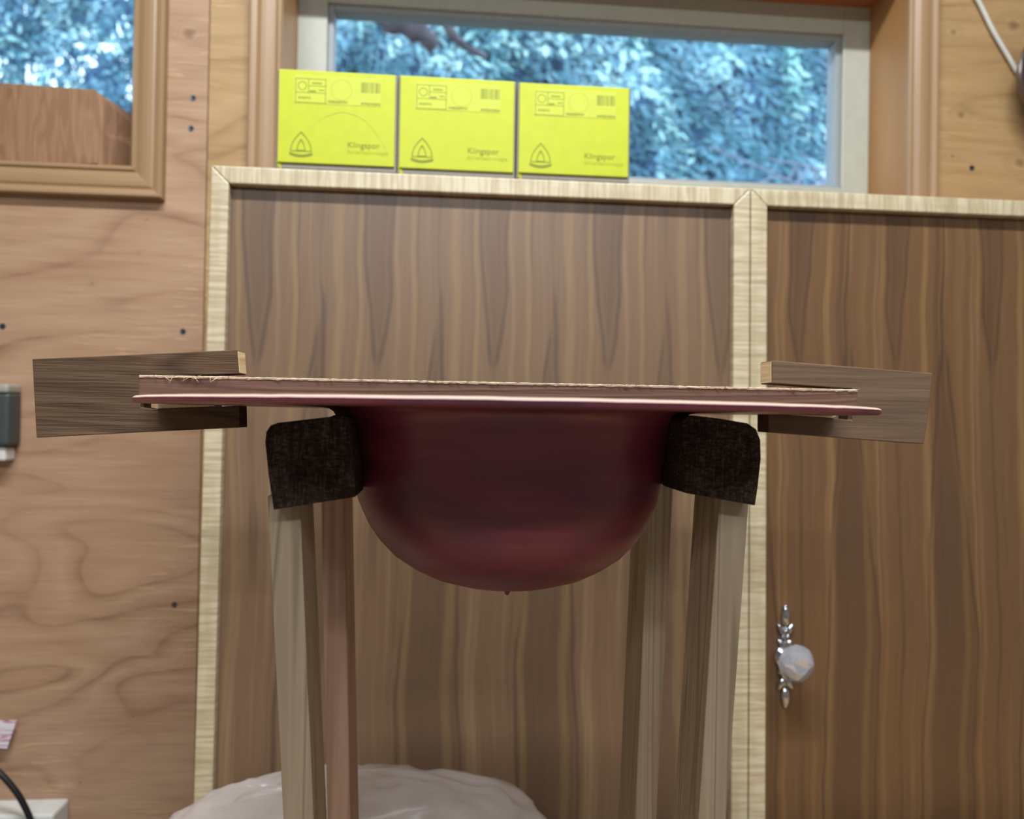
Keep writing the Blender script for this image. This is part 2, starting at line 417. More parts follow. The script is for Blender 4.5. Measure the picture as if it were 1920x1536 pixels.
# outer wall build-up behind the plywood, around the openings
FY = 1.31                                   # face of the window frames
def ring_boxes(nm, xs, zs, y0, y1, mat, parent):
    X0, X1, X2, X3 = xs; Z0, Z1, Z2, Z3 = zs
    box(nm, X0, X1, y0, y1, Z0, Z3, mat, parent); box(nm, X2, X3, y0, y1, Z0, Z3, mat, parent)
    box(nm, X1, X2, y0, y1, Z0, Z1, mat, parent); box(nm, X1, X2, y0, y1, Z2, Z3, mat, parent)
mid = (o2_r+o1_l)/2
ring_boxes('wall_stud', (mid, o1_l-.02, o1_r+.02, XR), (0, o1_b-.02, o1_t+.02, CEIL), WY+.0185, 1.36, M['ply_c'], wall)
ring_boxes('wall_stud', (XL, o2_l-.02, o2_r+.02, mid), (0, o2_b-.02, o2_t+.02, CEIL), WY+.0185, 1.36, M['ply_c'], wall)

setp(box('floor', XL-.1, XR+.1, YF, 1.36, -.06, 0, M['floor']), kind='structure', label='grey concrete workshop floor')
setp(box('ceiling', XL-.1, XR+.1, YF, 1.36, CEIL, CEIL+.05, M['paint']), kind='structure', label='off-white painted ceiling')
setp(box('wall_left', XL-.1, XL, YF, 1.36, 0, CEIL, M['side_wall']), kind='structure', label='painted side wall')
setp(box('wall_right', XR, XR+.1, YF, 1.36, 0, CEIL, M['side_wall']), kind='structure', label='painted side wall')
setp(box('wall_front', XL-.1, XR+.1, YF-.1, YF, 0, CEIL, M['side_wall']), kind='structure', label='painted wall behind the viewer')

# screws in the plywood
def screw(px, py):
    p = at(px, py, WY)
    v, f = lathe_data([(.0044, .0006), (.0042, -.0004), (.0016, -.0002), (.0014, .0004)], 14, 'y', (p.x, WY-.0004, p.z))
    mesh_obj('screw', v, f, M['steel'], wall)
for q in ((362, 184), (358, 241), (343, 622), (5, 612), (327, 1134), (1822, 315)): screw(*q)

# windows: casing, reveal boards, vinyl frame, pane
def casing_member(name, a, b, inward, prof, mat, parent):
    """profiled moulding from corner a to corner b (inner corners, in x z); prof = (distance outward, depth proud); mitred 45 degrees"""
    a, b = Vector(a), Vector(b); d = (b-a).normalized(); n = -Vector(inward)
    A, B = [], []
    for w_, h in prof:
        pa = a+n*w_-d*w_; pb = b+n*w_+d*w_
        A.append((pa.x, WY-h, pa.y)); B.append((pb.x, WY-h, pb.y))
    return hexa(name, A, B, mat, parent)
CW = .047
PROF = [(0, -.0002), (0, .008), (.003, .011), (.006, .011), (.0085, .008), (.011, .010), (.017, .0125), (.024, .0135), (.030, .0135), (.034, .0115), (.036, .0145), (.042, .0165), (CW-.002, .0165), (CW, .0145), (CW, -.0002)]
def window(name, hole, label, fw=.047, depth=FY, low=None):
    x0, x1, z0, z1 = hole
    W = empty(name, ((x0+x1)/2, WY, z0), label, kind='structure')
    casing_member('casing', (x0, z1), (x0, z0), (1, 0), PROF, M['casing'], W)
    casing_member('casing', (x1, z0), (x1, z1), (-1, 0), PROF, M['casing'], W)
    casing_member('casing', (x0, z0), (x1, z0), (0, 1), PROF, M['casing_h'], W)
    casing_member('casing', (x1, z1), (x0, z1), (0, -1), PROF, M['casing_h'], W)
    e = .0005
    box('jamb', x0-.018, x0, WY+e, depth, z0, z1, M['jamb'], W); box('jamb', x1, x1+.018, WY+e, depth, z0, z1, M['jamb'], W)
    box('sill', x0-.018, x1+.018, WY+e, depth, z0-.018, z0, M['head'], W); box('head', x0-.018, x1+.018, WY+e, depth, z1, z1+.018, M['head'], W)
    fr = empty('window_frame', (0, 0, 0)); fr.parent = W
    def bar(nm, X0, X1, Z0, Z1, y0, y1, m): box(nm, X0, X1, y0, y1, Z0, Z1, m, fr, bev=.0015)
    a0, a1, c0, c1 = x0-.01, x1+.01, z0-.01, z1+.01
    f = fw
    fb = (low-z0) if low else f*.55
    bar('stile', a0, x0+f, c0, c1, depth, depth+.045, M['vinyl']); bar('stile', x1-f, a1, c0, c1, depth, depth+.045, M['vinyl'])
    bar('rail', x0+f, x1-f, c0, z0+fb, depth, depth+.045, M['vinyl']); bar('rail', x0+f, x1-f, z1-f, c1, depth, depth+.045, M['vinyl'])
    s = .010
    bar('bead', x0+f, x0+f+s, z0+fb, z1-f, depth+.008, depth+.04, M['gasket']); bar('bead', x1-f-s, x1-f, z0+fb, z1-f, depth+.008, depth+.04, M['gasket'])
    bar('bead', x0+f+s, x1-f-s, z1-f-s, z1-f, depth+.008, depth+.04, M['gasket']); bar('bead', x0+f+s, x1-f-s, z0+fb, z0+fb+s*.6, depth+.008, depth+.04, M['gasket'])
    box('pane', x0+f+s*.5, x1-f-s*.5, depth+.022, depth+.026, z0+fb+s*.5, z1-f-s*.5, M['glass'], fr)
    return W
window('window_1', hole1, 'wide low window with cream vinyl frame above the cabinet', low=at(1385, 348, 1.335).z-.004)
window('window_2', hole2, 'square window in moulded wood casing with a wood block on its sill', fw=.03)

# ------------------------------------------------------------------ outdoors: ground, conifers, branches
setp(box('ground', -9, 12, 1.6, 16, -.5, -.4, M['grass']), kind='structure', label='ground outside the windows')
def conifer(name, cx, cy, cz, rx, ry, rz, n, seed, label, gaps=0.0, size=1.0):
    rnd = random.Random(seed)
    root = empty(name, (cx, cy, -.4), label, 'tree', 'conifers outside the windows')
    v, f = tube_data([(cx, cy, -.4), (cx+.05, cy, cz), (cx, cy, cz+rz*.9)], [.16, .11, .02], 8)
    mesh_obj('trunk', v, f, M['bark'], root, True)
    # inner crown, lumpy, with a few gaps where the sky shows through
    nj, ns = 80, 160
    vs, fs = lathe_data([(math.sin(math.pi*(k+.5)/nj), -math.cos(math.pi*(k+.5)/nj)) for k in range(nj)], ns)
    out = []
    def lump(x, y, z): return .88+.13*noise.noise(Vector((x*3+seed, y*3, z*3)))+.07*noise.noise(Vector((x*9, y*9+seed, z*9)))
    for x, y, z in vs:
        k = lump(x, y, z)-.05
        out.append((cx+x*rx*k, cy+y*ry*k, cz+z*rz*k))
    keep = []
    for q in fs:
        m = sum((Vector(vs[i]) for i in q), Vector())/len(q)
        d = noise.noise(Vector((m.x*4+seed, 0, m.z*4)))
        if m.y < 0 and gaps and rnd.random() < gaps*(.25+max(0, d*3.4)): continue
        if m.y > 0 and gaps: continue
        keep.append(q)
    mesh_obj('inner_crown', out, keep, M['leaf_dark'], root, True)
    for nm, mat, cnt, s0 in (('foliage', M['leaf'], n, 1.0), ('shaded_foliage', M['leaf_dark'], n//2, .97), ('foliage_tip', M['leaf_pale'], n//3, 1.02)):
        lv, lf = [], []
        for _ in range(cnt):
            a = rnd.uniform(math.pi, 2*math.pi)
            h = rnd.uniform(-.95, .95); r = math.sqrt(1-h*h)
            ux, uy = math.cos(a)*r, math.sin(a)*r
            clump = noise.noise(Vector((ux*6+seed*2, uy*6, h*6)))
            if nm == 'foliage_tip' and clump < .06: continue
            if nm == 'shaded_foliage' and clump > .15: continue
            k = s0*(lump(ux, uy, h)+.05*clump+rnd.uniform(-.02, .03))
            p = Vector((cx+ux*rx*k, cy+uy*ry*k, cz+h*rz*k))
            L = rnd.uniform(.05, .14)*size; wd = L*rnd.uniform(.12, .24)
            ang = rnd.gauss(-.75, .55) if rnd.random() < .7 else rnd.uniform(-3, 3)
            d = Vector((math.cos(ang), rnd.uniform(-.7, .2), math.sin(ang))).normalized()
            s = d.cross(Vector((rnd.uniform(-.5, .5), 1, rnd.uniform(-.5, .5)))).normalized()
            bow = Vector((0, -.15*L, -.12*L))
            i = len(lv)
            lv += [tuple(q) for q in (p, p+d*L*.35+s*wd+bow*.4, p+d*L*.35-s*wd, p+d*L*.75+s*wd*.8+bow, p+d*L*.75-s*wd*.8+bow*.7, p+d*L+bow*1.6)]
            lf += [(i, i+2, i+1), (i+1, i+2, i+4, i+3), (i+3, i+4, i+5)]
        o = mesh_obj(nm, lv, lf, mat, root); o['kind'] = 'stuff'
    return root
big_tree = conifer('conifer_tree', 1.0, 6.2, 3.0, 2.9, 1.7, 3.3, 85000, 3, 'broad blue-green conifer with drooping sprays filling the wide window', 0.0, .62)
conifer('conifer_tree', -4.5, 8.6, 4.0, 2.55, 1.5, 3.9, 36000, 23, 'blue-green conifer with bright sky gaps seen through the left window', .30, .8)
# big limb and broken branches near the glass
def branch(name, pts, rad, mat):
    P = smooth_path(pts, 6); n = len(P)
    rr = [rad[0]+(rad[1]-rad[0])*i/(n-1) for i in range(n)]
    rr = [r*(1+.22*math.sin(i*1.7)) for i, r in enumerate(rr)]
    v, f = tube_data(P, rr, 10)
    return mesh_obj(name, v, f, mat, big_tree, True)
branch('tree_limb', [(0.9, 5.6, 4.6), at(600, -170, 4.2), at(660, -40, 3.7), at(720, 25, 3.7), at(790, 62, 3.75), at(812, 88, 3.8)], (.12, .03), M['bark'])
branch('bare_branch', [(1.0, 5.4, 4.4), at(780, -130, 4.0), at(805, -20, 3.5), at(838, 50, 3.5), at(870, 85, 3.55), at(912, 108, 3.6)], (.035, .012), M['bark'])
bush = empty('bare_bush', (at(1470, 360, 3.2).x, 3.2, -.4), 'bare pinkish twigs of a bush outside the lower right pane', 'bush')
root_pt = Vector((at(1470, 360, 3.2).x, 3.2, -.4))
for pts, r in (([at(1330, 275, 3.2), at(1400, 305, 3.2), at(1470, 340, 3.3), at(1500, 420, 3.25)], (.004, .006)),
               ([at(1440, 298, 3.2), at(1510, 312, 3.25), at(1585, 338, 3.3), at(1600, 430, 3.25)], (.004, .007)),
               ([at(1395, 372, 3.2), at(1440, 335, 3.2), at(1490, 345, 3.2), at(1530, 420, 3.2)], (.004, .006)),
               ([at(1500, 285, 3.2), at(1530, 318, 3.2), at(1545, 352, 3.2), at(1530, 440, 3.2)], (.003, .006))):
    P = smooth_path(pts+[root_pt], 6); n = len(P)
    v, f = tube_data(P, [r[0]+(r[1]-r[0])*min(1, i/(n-1)*1.3) for i in range(n)], 6)
    mesh_obj('twig', v, f, M['twig'], bush, True)

# ------------------------------------------------------------------ the cabinet (leans back slightly)
LEAN = math.radians(1.57)
CFY = .93
cab_rot = Matrix.Rotation(-LEAN, 3, 'X')
def cab(px, py):
    """photo direction to cabinet-local x, z on the door face"""
    n = cab_rot @ Vector((0, -1, 0)); o = Vector((0, CFY, 0)); d = ray(px, py)
    p = d*(o.dot(n)/d.dot(n)); q = cab_rot.inverted() @ (p-o)
    return q.x, q.z
BX0, TZ = cab(396, 304); _, TZ2 = cab(1410, 359); TZ = (TZ+TZ2)/2
MX = cab(1406, 900)[0]
DW = MX-BX0; BX1 = MX+DW
floor_z = -ZC/math.cos(LEAN)
ST, DT = .0205, .022                        # frame width and door thickness
KICK = .09
cabinet = empty('cabinet', (0, CFY, ZC), 'tall walnut-veneer cabinet with pale curly maple edged doors', 'cabinet', rot=(-LEAN, 0, 0))
z0d = floor_z+KICK
bd = .235
box('side_panel', BX0, BX0+.018, DT, bd, floor_z+.008, TZ, M['carcass'], cabinet, local=True)
box('side_panel', BX1-.018, BX1, DT, bd, floor_z+.008, TZ, M['carcass'], cabinet, local=True)
box('top_panel', BX0+.018, BX1-.018, DT, bd, TZ-.018, TZ, M['carcass'], cabinet, local=True)
box('bottom_panel', BX0+.018, BX1-.018, DT, bd, z0d, z0d+.018, M['carcass'], cabinet, local=True)
box('back_panel', BX0+.018, BX1-.018, bd-.006, bd, z0d+.018, TZ-.018, M['carcass'], cabinet, local=True)
box('toe_kick', BX0+.018, BX1-.018, .05, .068, floor_z+.008, z0d, M['carcass'], cabinet, local=True)
def door(x0, x1, pane):
    D = empty('door', (0, 0, 0)); D.parent = cabinet
    PR = .009                                # panel sits back from the frame face
    def stile(xa, xb, name, quad, m): hexa(name, [(x, 0, z) for x, z in quad], [(x, DT, z) for x, z in quad], m, D, bev=.0016, local=True)
    stile(0, 0, 'door_stile', [(x0, z0d), (x0+ST, z0d+ST), (x0+ST, TZ-ST), (x0, TZ)], M['maple_v'])
    stile(0, 0, 'door_stile', [(x1, z0d), (x1, TZ), (x1-ST, TZ-ST), (x1-ST, z0d+ST)], M['maple_v'])
    stile(0, 0, 'door_rail', [(x0, TZ), (x0+ST, TZ-ST), (x1-ST, TZ-ST), (x1, TZ)], M['maple_h'])
    stile(0, 0, 'door_rail', [(x0, z0d), (x1, z0d), (x1-ST, z0d+ST), (x0+ST, z0d+ST)], M['maple_h'])
    box('door_panel', x0+ST-.004, x1-ST+.004, .0120, DT-.001, z0d+ST-.004, TZ-ST+.004, pane, D, local=True)
    return D
gap = .0013
M['walnut_l'] = veneer('walnut_veneer', .1395, cab(706, 550)[0], 2.0, ['8a7258', '755c46', '5c4737', '42332c', '998056'])
M['walnut_r'] = veneer('walnut_veneer_second', .128, cab(1695, 550)[0], 6.3, ['7e6040', '6a4d32', '513a29', '38281e', '8a6a40'])
door(BX0, MX-gap/2, M['walnut_l'])
d_r = door(MX+gap/2, BX1, M['walnut_r'])
PANEL_Y = .0120

# crystal knob with a leafy metal backplate on the right door: joined to the door
kx, kz = cab(1479, 1236)
K = empty('door_knob', (kx, PANEL_Y, kz)); K.parent = d_r
def blob(cx, cz, rx, rz, ry, tilt=0, seg=12):
    vs, fs = lathe_data([(math.sin(math.pi*(k+.5)/8), -math.cos(math.pi*(k+.5)/8)) for k in range(8)], seg)
    out = []
    for x, y, z in vs:
        taper = 1-.35*max(0, z)
        X, Z = x*rx*taper, z*rz
        out.append((cx+X*math.cos(tilt)-Z*math.sin(tilt), y*ry-ry*.55, cz+X*math.sin(tilt)+Z*math.cos(tilt)))
    return out, fs
parts = []
for s in (1, -1):
    parts.append(blob(0, s*.050, .0062, .0135*s, .004))
    for e in (-1, 1):
        parts.append(blob(e*.0052, s*.0330, .0042, .0085*s, .0035, -e*s*.55))
        parts.append(blob(e*.0028, s*.0245, .0026, .0034*s, .003, -e*s*.4))
        parts.append(blob(e*.0050, s*.0165, .0046, .0062*s, .0035, -e*s*.8))
    parts.append((boxv(-.0014, .0014, -.003, 0, min(s*.01, s*.042), max(s*.01, s*.042)), BOXF))
vs, fs = join(parts)
mesh_obj('knob_backplate', vs, fs, M['chrome'], K, True, local=True)
v, f = lathe_data([(.0135, -.0005), (.0135, -.003), (.010, -.005), (.006, -.007), (.005, -.014), (.0075, -.017), (.009, -.019)], 20, 'y')
mesh_obj('knob_stem', v, f, M['chrome'], K, True, local=True, auto=35)
def facet(prof, n):
    vs, fs = [], []
    for j, (r, h) in enumerate(prof):
        for i in range(n):
            a = 2*math.pi*(i+.5*(j % 2)+random.uniform(-.14, .14))/n; h_ = h+random.uniform(-.0016, .0016); vs.append((r*math.cos(a), h_, r*math.sin(a)))
    for j in range(len(prof)-1):
        for i in range(n):
            a, b = j*n+i, j*n+(i+1) % n; c_, d_ = (j+1)*n+i, (j+1)*n+(i+1) % n
            if j % 2 == 0: fs += [(a, b, c_), (b, d_, c_)]
            else: fs += [(a, b, d_), (a, d_, c_)]
    fs.append(tuple(range(n))); fs.append(tuple((len(prof)-1)*n+i for i in range(n)))
    return vs, fs
v, f = facet([(.0225, -.0305), (.0222, -.0335), (.0180, -.0390), (.0105, -.0435)], 8)
v2, f2 = facet([(.0080, -.0195), (.0150, -.0235), (.0205, -.0275), (.0225, -.0304)], 8)
mesh_obj('crystal_front', v, f, M['crystal'], K, local=True)
mesh_obj('crystal_back', v2, f2, M['mirror'], K, local=True)

# ------------------------------------------------------------------ three yellow cartons on the cabinet top
TOPW = Vector((0, CFY, ZC)) + cab_rot @ Vector((0, 0, TZ))      # front top edge of the cabinet
def text_mesh(s, size):
    cu = bpy.data.curves.new('t', 'FONT'); cu.body = s; cu.size = size; cu.extrude = 0.0; cu.resolution_u = 3
    o = bpy.data.objects.new('t', cu); COL.objects.link(o)
    dg = bpy.context.evaluated_depsgraph_get(); dg.update()
    me = bpy.data.meshes.new_from_object(o.evaluated_get(dg))
    vs = [(v.co.x, v.co.y) for v in me.vertices]; fs = [tuple(p.vertices) for p in me.polygons]
    bpy.data.objects.remove(o); bpy.data.curves.remove(cu); bpy.data.meshes.remove(me)
    return vs, fs
def carton(pxl, pxr, pyt, yoff, label, emblem):
    Yf = TOPW.y+.0015+yoff
    x0 = at(pxl, 230, Yf).x; x1 = at(pxr, 240, Yf).x
    zb = TOPW.z+.0006; zt = at((pxl+pxr)/2, pyt, Yf).z
    dp = .135
    R = empty('sanding_disc_carton', ((x0+x1)/2, Yf, zb), label, 'box', 'yellow cartons on the cabinet')
    W, H = x1-x0, zt-zb
    box('carton_body', -W/2-.0008, W/2+.0008, .0014, dp, 0, H, M['grey_card'], R, bev=.0016, local=True)
    fp = box('front_panel', -W/2+.0016, W/2-.0016, -.0008, .0026, .0068, H-.0008, M['yellow'], R, bev=.0007, local=True)
    mesh_obj('corner_fold', [(-W/2-.0002, .0004, .0085), (-W/2+.0045, .0004, .0068), (-W/2+.0065, .0016, .0004), (-W/2+.0035, .0016, .0002), (-W/2-.0002, .012, .0085), (-W/2+.0045, .012, .0068), (-W/2+.0065, .012, .0004), (-W/2+.0035, .012, .0002)], [(0, 1, 2, 3), (4, 7, 6, 5), (0, 4, 5, 1), (1, 5, 6, 2), (2, 6, 7, 3), (3, 7, 4, 0)], M['yellow'], R, local=True)
    y = -.0011
    def flat(nm, vs, fs, m):
        me = mesh_obj(nm, [(a, y, b) for a, b in vs], fs, m, fp, local=True); me.location = (0, 0, 0); return me
    def rects(rs):
        vs, fs = [], []
        for a, b, c_, d_ in rs:
            i = len(vs); vs += [(a, c_), (b, c_), (b, d_), (a, d_)]; fs.append((i, i+1, i+2, i+3))
        return vs, fs
    X = lambda u: -W/2+u*W
    Z = lambda v_: H*(1-v_)
    nonlocal_y = y
    box('sticker', X(.14), X(.87), -.00105, -.0007, Z(.34), Z(.055), M['yellow_label'], fp, local=True)
    # table lines, barcode
    l = .0008
    tl_, tr_, tt, tb = X(.15), X(.405), Z(.09), Z(.335)
    m1, m2, m3 = X(.262), Z(.235), Z(.165)
    flat('sticker_table', *rects([(tl_, tr_, tt-l, tt), (tl_, tr_, tb, tb+l), (tl_, tl_+l, tb, tt), (tr_-l, tr_, tb, tt), (tl_, tr_, m2, m2+l), (m1-l, m1, m2, tt), (m1, tr_, m3, m3+l),
          (X(.268), X(.32), Z(.225), Z(.208)), (X(.345), X(.39), Z(.208), Z(.197)), (X(.29), X(.37), Z(.142), Z(.128))]), M['ink'])
    bars, u = [], .70
    rnd = random.Random(5)
    while u < .86:
        wd = rnd.choice((.003, .005, .009)); bars.append((X(u), X(min(u+wd, .862)), Z(.205), Z(.10))); u += wd+rnd.choice((.003, .004, .007))
    flat('barcode', *rects(bars), M['ink'])
    def ringp(cx, cz, ro, ri, n=28):
        vs = [(cx+r*math.cos(2*math.pi*i/n), cz+r*math.sin(2*math.pi*i/n)) for r in (ro, ri) for i in range(n)]
        return vs, [(i, (i+1) % n, n+(i+1) % n, n+i) for i in range(n)]
    flat('printed_ring', *ringp(X(.535), Z(.19), .0125, .0116), M['ink_light'])
    flat('printed_ring', *ringp(X(.207), Z(.165), .0052, .0042), M['ink'])
    # faint number rows, too soft to read
    for (u0, u1, v0, v1, m) in ((.425, .585, .325, .300, 'ink'), (.70, .865, .330, .305, 'ink'), (.175, .275, .295, .275, 'ink')):
        rs, u = [], u0
        while u < u1:
            wd = rnd.uniform(.006, .012); rs.append((X(u), X(min(u+wd, u1)), Z(v0+rnd.uniform(-.004, .004)), Z(v1))); u += wd+.0035
        flat('number_row', *rects(rs), M[m])
    # emblem: pointed shield with a flame and a base band
    def arch(cx, zb_, wdt, hgt, n=10):
        L = [(cx-wdt/2*math.cos(math.pi/2*(i/n)**1.15), zb_+hgt*(i/n)) for i in range(n+1)]
        Rr = [(2*cx-x, z) for x, z in L[::-1][1:]]
        return L+Rr
    def outline(pts, th, cx, cz):
        inner = [(cx+(x-cx)*(1-th), cz+(z-cz)*(1-th)) for x, z in pts]; n = len(pts)
        return pts+inner, [(i, (i+1) % n, n+(i+1) % n, n+i) for i in range(n)]
    ex, ez = X(.205), Z(.86); ew, eh = .0245, .0235
    flat('emblem', *join2([outline(arch(ex, ez+.004, ew, eh), .10, ex, ez+.011), outline(arch(ex, ez+.0045, ew*.42, eh*.62), .24, ex, ez+.009),
         ([(ex+(i/6-1)*ew*.54, ez+.0035-.0032*math.cos((i/6-1)*1.4)) for i in range(13)]+[(ex+(i/6-1)*ew*.54, ez+.0005-.0032*math.cos((i/6-1)*1.4)) for i in range(13)],
          [(i, i+1, 14+i, 13+i) for i in range(12)])]), M['ink'])
    for s, sz, v_, m in (('Klingspor', .0098, .765, 'ink'), ('Schleiftechnologie', .0066, .825, 'ink_light')):
        vs, fs = text_mesh(s, sz)
        flat('lettering', [(a+X(.59), b+Z(v_)) for a, b in vs], fs, M[m])
    if emblem:
        arc = smooth_path([(X(u_), y, Z(v_)) for u_, v_ in ((.25, .62), (.40, .47), (.56, .41), (.72, .47), (.84, .62), (.93, .80))], 6)
        n_ = len(arc); cv = []
        for i, p_ in enumerate(arc):
            wd = .0011*math.sin(math.pi*(i+.3)/n_); cv += [(p_.x-wd*.3, p_.z-wd*.5), (p_.x+wd*.3, p_.z+wd*.5)]
        flat('crease', cv, [(2*i, 2*i+1, 2*i+3, 2*i+2) for i in range(n_-1)], M['yellow_label'])
    return R
def join2(parts):
    vs, fs = [], []
    for v, f in parts:
        o = len(vs); vs += list(v); fs += [tuple(i+o for i in q) for q in f]
    return vs, fs
carton(519, 743, 134, 0, 'yellow carton with a curved crease at the end beside the left casing', True)
carton(747, 966, 146, .0015, 'middle yellow carton standing between two alike cartons', False)
carton(971, 1181, 159, 0, 'yellow carton at the end of the row by the open pane', False)

# ------------------------------------------------------------------ bench carrying the stand (below the frame)
BZ = ZC-.50
bench = empty('workbench', (0.03, .58, 0), 'maple workbench under the hat stand', 'bench')
box('bench_top', -.85, .95, .25, .872, BZ-.045, BZ, M['bench'], bench, bev=.003)
for x in (-.8, .82):
    for y_ in (.28, .76): box('leg', x, x+.08, y_, y_+.08, 0, BZ-.045, M['bench'], bench)

# ------------------------------------------------------------------ turned hat, upside down
HD = .55
ZB = ZC+.0075                               # top of the brim
HX, HA, HB = .0478, .2413, .217
mm = HD/F
prof_px = [(44, 1107.6), (100, 1097), (145, 1083), (180, 1064), (211, 1041), (238, 1010), (256, 982), (268, 955), (277, 933), (283, 900), (290, 865), (300, 830), (309, 803), (316, 788), (322, 777), (330, 772), (345, 769)]
outer = [(.001, ZC-(1111-779)*mm*.975)]
for hw, y in prof_px:
    kz_ = .975 if y > 1070 else (.975+.025*(1070-y)/140 if y > 930 else 1.0)
    outer.append((hw*mm*1.008, ZC-(y-779)*mm*kz_))
TH = .0037
def kf(r):                                   # ovality: crown nearly round, brim a long oval
    tt = min(max((r-.11)/(HA-.11), 0), 1); return .93+(HB/HA-.93)*tt
r_in = outer[-1][0]
und = [(r_in+(HA-r_in)*k/8, ZB-TH) for k in range(1, 8)]
prof = outer+und+[(HA-.0012, ZB-TH), (HA, ZB-TH*.72), (HA, ZB-TH*.28), (HA-.0012, ZB)]
inner = [(HA-.03, ZB), (HA-.08, ZB), (r_in+.01, ZB), (r_in-.004, ZB-.002)] + [(max(r-.004, .001), z+.0035) for r, z in outer[::-1][3:]]
v, f = lathe_data(prof+inner, 96, 'z', (0, 0, 0), kfun=kf)
hat = empty('wooden_hat', (HX, HD, outer[0][1]), 'wine-red turned wooden hat hanging crown down with a wide thin brim', 'hat')
v = [(HX+x, HD+y, z) for x, y, z in v]
mesh_obj('hat_body', v, f, M['hat'], hat, True, auto=40)
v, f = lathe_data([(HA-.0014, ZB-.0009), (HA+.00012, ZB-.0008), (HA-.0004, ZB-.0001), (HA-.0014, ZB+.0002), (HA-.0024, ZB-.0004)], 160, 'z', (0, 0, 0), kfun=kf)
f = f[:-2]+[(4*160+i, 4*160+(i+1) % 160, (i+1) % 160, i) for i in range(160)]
mesh_obj('brim_lit_edge', [(HX+x, HD+y, z+.0002*noise.noise(Vector((x*90, y*90, 0)))) for x, y, z in v], f, M['lit_dusty_pink'], hat, True, auto=60)  # thin pale ring added for the lamp-lit line along the brim
v, f = lathe_data([(.0006, -.0052), (.0014, -.0046), (.0024, -.002), (.0024, .002)], 12, 'z', (HX, HD, outer[0][1]))
mesh_obj('crown_nib', v, f, M['hat'], hat, True)
def bowl_r(z):
    for (r0, a), (r1, b) in zip(outer[:-1], outer[1:]):
        if a <= z <= b: return r0+(r1-r0)*(z-a)/max(b-a, 1e-9)
    return 0 if z < outer[0][1] else outer[-1][0]

# straight bending stick on the brim, splinters along its edge
SY0, SY1 = .535, .592
sl, sr = at(260, 708, SY0), at(1608, 728, SY0)
stz = (sl.z+sr.z)/2
stick = empty('bending_stick', ((sl.x+sr.x)/2, (SY0+SY1)/2, ZB+.0003), 'straight pinkish fir stick laid across the hat brim', 'stick')
hexa('stick_board', [(sl.x, SY0, ZB+.0003), (sr.x, SY0, ZB+.0003), (sr.x, SY0, stz), (sl.x, SY0, stz)],
     [(sl.x, SY1, ZB+.0003), (sr.x, SY1, ZB+.0003), (sr.x, SY1, stz), (sl.x, SY1, stz)], M['stick'], stick, bev=.0007)
vs, fs = [], []
rnd = random.Random(4)
for k in range(120):
    x = rnd.uniform(sl.x, sr.x) if k > 13 else rnd.gauss(at(355, 708, SY0).x, .010)
    L = rnd.uniform(.001, .0045) if k > 13 else rnd.uniform(.003, .009)
    a = rnd.uniform(-.5, .5) if k > 13 else rnd.uniform(-3.6, .4)
    p = Vector((x, SY0-.0004, stz-.0002)); d = Vector((math.cos(a), -.25, math.sin(a)*.8)); s = Vector((-math.sin(a), 0, math.cos(a)))*rnd.uniform(.00012, .0003)
    i = len(vs); q = p+d*L
    vs += [tuple(p+s), tuple(p-s), tuple(q), tuple(p+Vector((0, .0006, 0)))]; fs += [(i, i+1, i+2), (i, i+3, i+1), (i, i+2, i+3), (i+1, i+3, i+2)]
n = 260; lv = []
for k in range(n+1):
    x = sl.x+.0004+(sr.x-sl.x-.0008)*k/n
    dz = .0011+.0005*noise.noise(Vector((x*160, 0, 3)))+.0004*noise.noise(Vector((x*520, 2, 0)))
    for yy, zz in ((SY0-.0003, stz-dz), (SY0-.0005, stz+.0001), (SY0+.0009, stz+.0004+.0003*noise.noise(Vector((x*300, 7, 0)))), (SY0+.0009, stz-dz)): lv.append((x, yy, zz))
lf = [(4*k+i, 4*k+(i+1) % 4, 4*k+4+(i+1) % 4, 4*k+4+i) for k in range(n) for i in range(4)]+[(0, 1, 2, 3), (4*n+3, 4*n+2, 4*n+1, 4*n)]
mesh_obj('torn_edge', lv, lf, M['shim'], stick)  # torn fibres; their pale colour also stands for lamplight on the edge
o = mesh_obj('splinter', vs, fs, M['shim'], stick); o['kind'] = 'stuff'

# notched clamp blocks gripping brim and stick
KY, KT = .572, .0215
def clamp(pts, mat, label, endmat):
    P = [at(x, y, KY) for x, y in pts]
    c_ = sum(P, Vector())/len(P)
    R = empty('clamp_block', (c_.x, KY+KT/2, min(p.z for p in P)), label, 'clamp', 'notched clamp blocks')
    o = prism('block', [(p.x, p.z) for p in P], KY, KY+KT, mat, R, bev=.0006)
    return R, o
LC = [(60, 673), (252, 665), (444, 656), (447, 701), (268, 707), (263, 740), (263, 764), (285, 767.5), (292, 766.5), (449, 761), (450, 802), (260, 811), (68, 821)]
R1, o1 = clamp(LC, M['block'], 'rough grey-brown notched block gripping the brim near the plywood wall', M['endgrain'])
RC = [(1448, 676), (1749, 700), (1739, 793), (1732, 833), (1441, 811), (1441, 776), (1560, 784), (1598, 788), (1598, 762), (1597, 729), (1448, 719)]
R2, o2 = clamp(RC, M['block_r'], 'smoother notched block with a chipped corner gripping the brim before the knobbed door', M['endgrain'])
def end_cap(R, pa, pb, side):
    a, b = at(*pa, KY), at(*pb, KY); e = .0004*side
    quad = [(a.x+e, KY+.0008, a.z-.0008), (a.x+e, KY+KT-.0008, a.z-.0008), (b.x+e, KY+KT-.0008, b.z+.0008), (b.x+e, KY+.0008, b.z+.0008)]
    q2 = [(x-e*.7, y, z) for x, y, z in quad]
    hexa('sawn_end', quad, q2, M['endgrain'], R)
end_cap(R1, (444.5, 656), (447.5, 701), 1)
